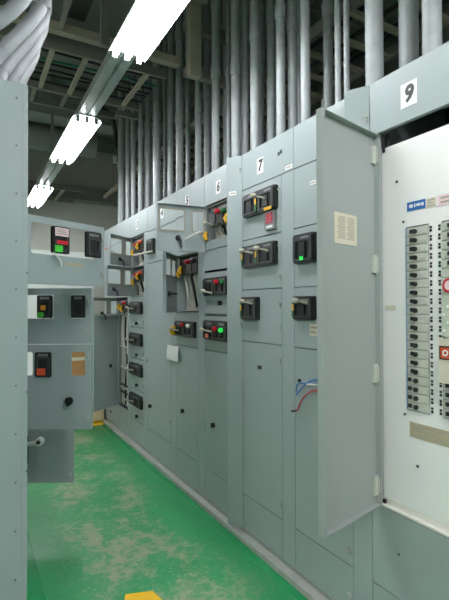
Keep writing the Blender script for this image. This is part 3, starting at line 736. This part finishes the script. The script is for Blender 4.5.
# ================================================================== LIGHTS
def fixture(Y0, label, xc=-.62):
    L_ = 1.23; z = 2.965
    t = thing('fluorescent_light', label, 'ceiling light', (xc, Y0 + L_ / 2, 3.0), 'fluorescent lights along the aisle')
    mb = MB(Fr((xc, Y0, 0), (1, 0, 0), (0, -1, 0)))
    prof = [(-.115, 2.935), (-.108, 2.948), (-.06, 2.966), (.06, 2.966), (.108, 2.948), (.115, 2.935), (.120, 2.937), (.112, 2.955), (.062, 2.975), (-.062, 2.975), (-.112, 2.955), (-.120, 2.937)]
    vs = [(a, h, -q) for q in (0.0, L_) for a, h in prof]; n_ = len(prof)
    fs = [(i, (i + 1) % n_, (i + 1) % n_ + n_, i + n_) for i in range(n_)]
    for s in (0, n_):
        for i in range(5): fs.append((s + i, s + i + 1, s + 10 - i, s + (11 - i)))
    mb.add(vs, fs); build('reflector', mb, 'reflector', t)
    build('mounting_clip', MB().box(xc - .05, xc + .05, Y0 + .2, Y0 + .26, 2.9752, 2.9768).box(xc - .05, xc + .05, Y0 + L_ - .26, Y0 + L_ - .2, 2.9752, 2.9768), 'housing', t)
    (None if abs(xc + .62) < .01 else build('hanger_rod', MB().tube([(xc, Y0 + .6, 2.9755), (xc, Y0 + .6, 4.15)], .005, 6), 'strut', t))
    for x in (-.075, 0, .075):
        build('fluorescent_tube', MB().tube([(xc + x, Y0 + .02, 2.932), (xc + x, Y0 + L_ - .02, 2.932)], .017, 14), ('tube_back_fill' if Y0 < 0 else 'tube') if abs(xc + .62) < .01 else 'tube_side_fill', t, smooth=True)  # added fill fixtures get the stronger tubes
        for yy in (Y0 + .004, Y0 + L_ - .016):
            build('lamp_holder', MB().box(xc + x - .015, xc + x + .015, yy, yy + .012, 2.912, 2.963), 'housing', t)
fixture(1.47, 'bright fluorescent fixture at the top centre of the photo, nearest to the camera')
fixture(3.76, 'bright fluorescent fixture in the middle of the three hanging over the aisle')
fixture(6.20, 'bright fluorescent fixture farthest down the aisle, seen beside the left cabinet top')
fixture(-.90, 'added fluorescent fill fixture, unseen, over the aisle behind the camera')  # unseen fixture added on the aisle line as fill light
fixture(-3.2, 'added fluorescent fill fixture, unseen, at the back end of the room')  # another added fill fixture, out of view
for i_, (xx, yy, w_) in enumerate(((-3.4, .75, 'open floor left of the left row'), (-3.4, -1.7, 'open floor far behind and left of the camera'), (-3.2, 3.6, 'aisle on the far side of the left row'), (-2.9, 6.5, 'far end of the aisle behind the left row'))):  # unseen fixtures added to give fill light from the left
    fixture(yy, 'added fluorescent fill fixture over the ' + w_ + ', unseen', xx)
mb = MB()
for x in (-.66, -.58):
    mb.box(x - .03, x + .03, -3.6, 7.7, 2.978, 3.03); mb.box(x - .012, x + .012, -3.6, 7.7, 2.9765, 2.978)
mb.box(-.63, -.61, -3.6, 7.7, 2.990, 3.03); mb.box(-.69, -.55, -3.6, 7.7, 3.0305, 3.036)
rail = build('light_rail', mb, 'housing'); tag(rail, 'long grey double channel rail carrying the fluorescent fixtures down the aisle', 'lighting rail')

# ================================================================== TRAYS, STRUTS, BEAMS
def xtray(Y0, Y1, z, x0, x1, label, step=.245, h=.07, x_off=0.0, m='strut', mr='strut_lt', cables=0):
    t = thing('cable_tray', label, 'cable tray', ((x0 + x1) / 2, (Y0 + Y1) / 2, z))
    for Y in (Y0, Y1): build('side_rail', MB().box(x0, x1, Y - .012, Y + .012, z, z + h), m, t)
    x = x0 + x_off
    while x < x1:
        build('rung', MB().box(x - .018, x + .018, Y0 + .0125, Y1 - .0125, z + .004, z + .03), mr, t); x += step
    for i in range(cables):
        Y = Y0 + .08 + (Y1 - Y0 - .16) * i / max(1, cables - 1); rr_ = random.Random(i)
        wire(Fr((0, 0, 0), (1, 0, 0), (0, 1, 0)), [(x0 + (x1 - x0) * k / 6, z + .045 + .012 * (i % 2) + rr_.uniform(0, .008), Y + rr_.uniform(-.03, .03)) for k in range(7)], 'teal' if i == 2 else 'blackcable', t, .010, 'cable')
    return t
xtray(3.50, 4.20, 3.30, -2.6, -.03, 'ladder cable tray crossing the aisle above the first light with a teal cable', x_off=.45 - .0, cables=7)
xtray(6.95, 7.75, 3.12, -2.6, .05, 'ladder cable tray crossing the aisle at the far end by the grey wall', step=.36, x_off=.2, h=.06)
xtray(4.75, 5.10, 3.55, -2.6, .02, 'narrow ladder tray above the middle light, higher than the teal cable tray', step=.3, x_off=.2, m='beam', mr='strut')
t = thing('cable_tray', 'long ladder cable tray behind the conduits above the right row', 'cable tray', (1.0, 3.5, 3.35), None)
for x in (.72, 1.42): build('side_rail', MB().box(x - .012, x + .012, .2, 7.6, 3.35, 3.44), 'strut', t)
for i in range(28): build('rung', MB().box(.7325, 1.4075, .35 + i * .26, .39 + i * .26, 3.355, 3.385), 'strut_lt', t)
for i in range(4): wire(Fr((0, 0, 0), (0, 1, 0), (1, 0, 0)), [(.3 + k * 1.2, 3.405 + .006 * ((k + i) % 3), .85 + i * .14 + .03 * ((k * 3 + i) % 3)) for k in range(7)], 'blackcable', t, .016, 'cable')
t = thing('cable_tray', 'upper ladder cable tray against the wall, higher than the long tray behind conduits', 'cable tray', (1.0, 3.5, 3.8), None)
for x in (.9, 1.7): build('side_rail', MB().box(x - .012, x + .012, .2, 7.6, 3.80, 3.88), 'beam', t)
for i in range(24): build('rung', MB().box(.9125, 1.6875, .4 + i * .3, .44 + i * .3, 3.805, 3.83), 'strut', t)

def tagbox(name, b, m, label, cat, group=None):
    x0, x1, y0, y1, z0, z1 = b
    t = thing(name, label, cat, ((x0 + x1) / 2, (y0 + y1) / 2, z0), group)
    build('channel' if 'beam' not in name else 'beam_body', MB().box(*b), m, t)
    along_x = (x1 - x0) > (y1 - y0)
    for q in (.12, .88):
        x = x0 + (x1 - x0) * q if along_x else (x0 + x1) / 2; y = (y0 + y1) / 2 if along_x else y0 + (y1 - y0) * q
        build('hanger_rod', MB().tube([(x, y, z1), (x, y, 4.15)], .006, 6), 'strut', t)
    return t
tagbox('strut_channel', (-2.6, -.02, 3.235, 3.295, 3.30, 3.36), 'strut_lt', 'beige strut channel crossing the aisle just before the teal cable tray', 'strut channel')
tagbox('strut_channel', (-.93, -.905, 2.2, 3.23, 3.31, 3.345), 'strut', 'short strut running along the aisle at upper left above the beige strut', 'strut channel')
tagbox('strut_channel', (-1.0, -.1, 2.60, 2.645, 3.42, 3.46), 'strut', 'grey strut channel crossing high at the top left of the photo', 'strut channel')
tagbox('strut_channel', (-2.6, .05, 2.90, 2.94, 3.62, 3.66), 'strut', 'highest cross strut, above the dark cover plate', 'strut channel')
tagbox('cover_plate', (-.90, -.76, 2.95, 3.22, 3.40, 3.41), 'blackcable', 'dark flat cover plate above the aisle beside the light hanger', 'cover plate')
# hanger dropping to the light rail
t = thing('light_hanger', 'grey steel hanger post holding the light rail at its nearest joint', 'hanger', (-.72, 2.82, 3.04))
build('post', MB().box(-.750, -.700, 2.80, 2.83, 3.04, 4.148), 'strut', t); build('foot', MB().box(-.750, -.56, 2.805, 2.825, 3.037, 3.0395 + .012), 'strut', t)
t = thing('light_hanger', 'steel hanger post holding the light rail between middle and far lights', 'hanger', (-.62, 5.55, 3.04))
build('post', MB().box(-.635, -.605, 5.54, 5.56, 3.04, 4.148), 'strut', t)
# trapeze at right
t = thing('trapeze_support', 'beige steel trapeze frame hanging beside the conduits right of the nearest light', 'support frame', (.3, 3.12, 3.12))
build('post', MB().box(-.045, .045, 3.00, 3.064, 3.12, 4.148), 'strut_lt', t)
build('cross_bar', MB().box(-.045, .62, 3.065, 3.129, 3.15, 3.21), 'strut', t)
build('cross_bar', MB().box(-.045, .62, 3.065, 3.129, 3.50, 3.57), 'strut', t)
build('post', MB().box(.56, .62, 3.13, 3.19, 3.15, 4.148), 'strut', t)
tagbox('strut_channel', (.50, .545, 3.25, 7.6, 3.22, 3.27), 'strut_lt', 'long strut running behind the far conduits above cabinets 3 to 5', 'strut channel')
tagbox('strut_channel', (-.12, .65, 4.62, 4.66, 3.40, 3.45), 'strut', 'cross strut among the farthest dark conduits, beyond all the others', 'strut channel')
tagbox('strut_channel', (-.02, .65, 3.83, 3.87, 3.62, 3.67), 'strut', 'higher cross strut passing just above the middle group of conduits', 'strut channel')
tagbox('strut_channel', (-.02, .65, 2.33, 2.355, 3.55, 3.60), 'strut', 'cross strut over the front conduits, near the numeral seven cabinet', 'strut channel')
# round duct across far end
d = build('air_duct', MB().tube([(-2.6, 6.3, 3.62), (-.2, 6.3, 3.62), (.05, 6.3, 3.62)], .17, 20), 'duct', smooth=True); tag(d, 'round grey duct crossing the aisle near the far light', 'duct')
for x in (-2.2, -.3): build('hanger_rod', MB().tube([(x, 6.3, 3.785), (x, 6.3, 4.15)], .008, 6), 'strut', d)
d = build('air_duct', MB().box(-2.6, .6, 5.75, 6.05, 3.72, 3.98), 'duct'); tag(d, 'flat grey rectangular duct crossing just before the round duct', 'duct')
for x in (-2.2, .3): build('hanger_rod', MB().tube([(x, 5.9, 3.98), (x, 5.9, 4.15)], .008, 6), 'strut', d)
tagbox('ceiling_beam', (-2.6, 2.15, 7.90, 8.10, 3.22, 3.45), 'beam', 'dark steel beam crossing at the top of the far grey wall', 'beam')
tagbox('ceiling_beam', (-2.6, 2.15, 4.40, 4.52, 3.80, 4.05), 'beam', 'dark steel beam crossing above the middle light', 'beam')
tagbox('ceiling_beam', (-2.6, 2.15, 1.95, 2.10, 3.90, 4.14), 'beam', 'dark steel beam crossing above the nearest light', 'beam')
tagbox('ceiling_beam', (-2.6, 2.15, 7.05, 7.20, 3.80, 4.05), 'beam', 'dark steel beam crossing beyond the round duct', 'beam')

# ================================================================== FAR END
t = thing('low_plinth', 'low cream painted plinth on the floor at the far end of the aisle', 'plinth', (-.62, 5.9, 0))
build('plinth_body', MB().box(-1.2, -.03, 5.50, 6.35, .03, .54), 'cream', t); build('plinth_top', MB().box(-1.21, -.02, 5.49, 6.36, .541, .56), 'whitecab', t); build('plinth_skirt', MB().box(-1.19, -.04, 5.51, 6.34, .0, .029), 'yellow', t)
t = thing('cardboard_box', 'brown cardboard box seen through the lowest left door opening', 'box', (-.30, 5.68, .562))
build('carton', MB().box(-.46, -.12, 5.55, 5.80, .562, .88), 'box', t); build('carton_flap', MB().box(-.46, -.12, 5.548, 5.549, .76, .80), 'paper', t)
t = thing('storage_cabinet', 'bright white steel cabinet standing behind the open doors at the aisle end', 'cabinet', (-.62, 6.15, .562))
build('cabinet_body', MB().box(-1.19, -.05, 5.95, 6.30, .562, 2.10), 'whitecab', t)
for x0, x1 in ((-1.185, -.624), (-.616, -.055)):
    dd = build('cabinet_door', MB().box(x0, x1, 5.93, 5.949, .58, 2.09), 'whitecab', t)
    xx = x1 - .04 if x0 < -1 else x0 + .04
    build('door_handle', MB().box(xx - .012, xx + .012, 5.905, 5.929, 1.2, 1.32), 'silver', dd)
t = thing('vertical_pipe', 'grey pipe up the far wall, left one of the pair', 'pipe', (-.98, 7.95, 0), )
build('pipe', MB().tube([(-.98, 7.95, 0.001), (-.98, 7.95, 3.2)], .05, 14), 'galv', t, smooth=True)
t = thing('vertical_pipe', 'grey pipe up the far wall, right one of the pair', 'pipe', (-.74, 7.95, 0), )
build('pipe', MB().tube([(-.74, 7.95, 0.001), (-.74, 7.95, 3.2)], .04, 14), 'galv', t, smooth=True)

# ================================================================== SETTING
struct('floor', MB().box(-4.0, 2.2, -4.0, 8.2, -.1, 0), 'floor')
struct('ceiling', MB().box(-4.0, 2.2, -4.0, 8.2, 4.15, 4.25), 'ceil')
struct('wall_far', MB().box(-4.0, 2.2, 8.2, 8.3, 0, 4.15), 'wall')
struct('wall_near', MB().box(-4.0, 2.2, -4.1, -4.0, 0, 4.15), 'wall')
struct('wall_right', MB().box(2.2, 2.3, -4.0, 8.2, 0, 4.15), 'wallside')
struct('wall_left', MB().box(-4.1, -4.0, -4.0, 8.2, 0, 4.15), 'wall')
struct('trim_1', MB().box(-.040, .50, .835, 5.60, .0005, .030).box(.006, .48, .835, 5.60, .030, .045), 'kerb')
struct('trim_2', MB().box(-.80, -.05, 5.39, 5.49, .0005, .003), 'fyellow')
ym = MB(); ym.add([(-.665, 2.135, .0008), (-.79, 2.175, .0008), (-.97, 1.75, .0008), (-.60, 1.75, .0008), (-.665, 2.135, .003), (-.79, 2.175, .003), (-.97, 1.75, .003), (-.60, 1.75, .003)], [(0, 1, 2, 3), (4, 5, 6, 7), (0, 1, 5, 4), (1, 2, 6, 5), (2, 3, 7, 6), (3, 0, 4, 7)])
struct('trim_3', ym, 'fyellow')

# ================================================================== WORLD, CAMERA
wd_ = bpy.data.worlds.new('World'); scn.world = wd_; wd_.use_nodes = True
wd_.node_tree.nodes['Background'].inputs[0].default_value = (.5, .55, .6, 1); wd_.node_tree.nodes['Background'].inputs[1].default_value = .05
th, p, ro = R(29.5), R(.7), R(.17)
fw = Vector((math.sin(th) * math.cos(p), math.cos(th) * math.cos(p), math.sin(p)))
rt = Vector((math.cos(th), -math.sin(th), 0)); up = rt.cross(fw)
r2 = rt * math.cos(ro) - up * math.sin(ro); u2 = up * math.cos(ro) + rt * math.sin(ro)
cam = bpy.data.cameras.new('Camera'); co = bpy.data.objects.new('Camera', cam); COL.objects.link(co)
mw = Matrix((( r2.x, u2.x, -fw.x, -1.46), (r2.y, u2.y, -fw.y, 0), (r2.z, u2.z, -fw.z, 1.41), (0, 0, 0, 1)))
co.matrix_world = mw
cam.sensor_fit = 'VERTICAL'; cam.sensor_height = 24; cam.sensor_width = 24; cam.lens = 24 * 452 / 600; cam.clip_start = .02
scn.camera = co
vs_ = scn.view_settings; vs_.view_transform = 'Standard'; vs_.look = 'None'; vs_.gamma = 1; vs_.use_curve_mapping = False; vs_.exposure = 0.0
scn.cycles.use_denoising = True
scn.cycles.max_bounces = 8
scn.cycles.sample_clamp_indirect = 6
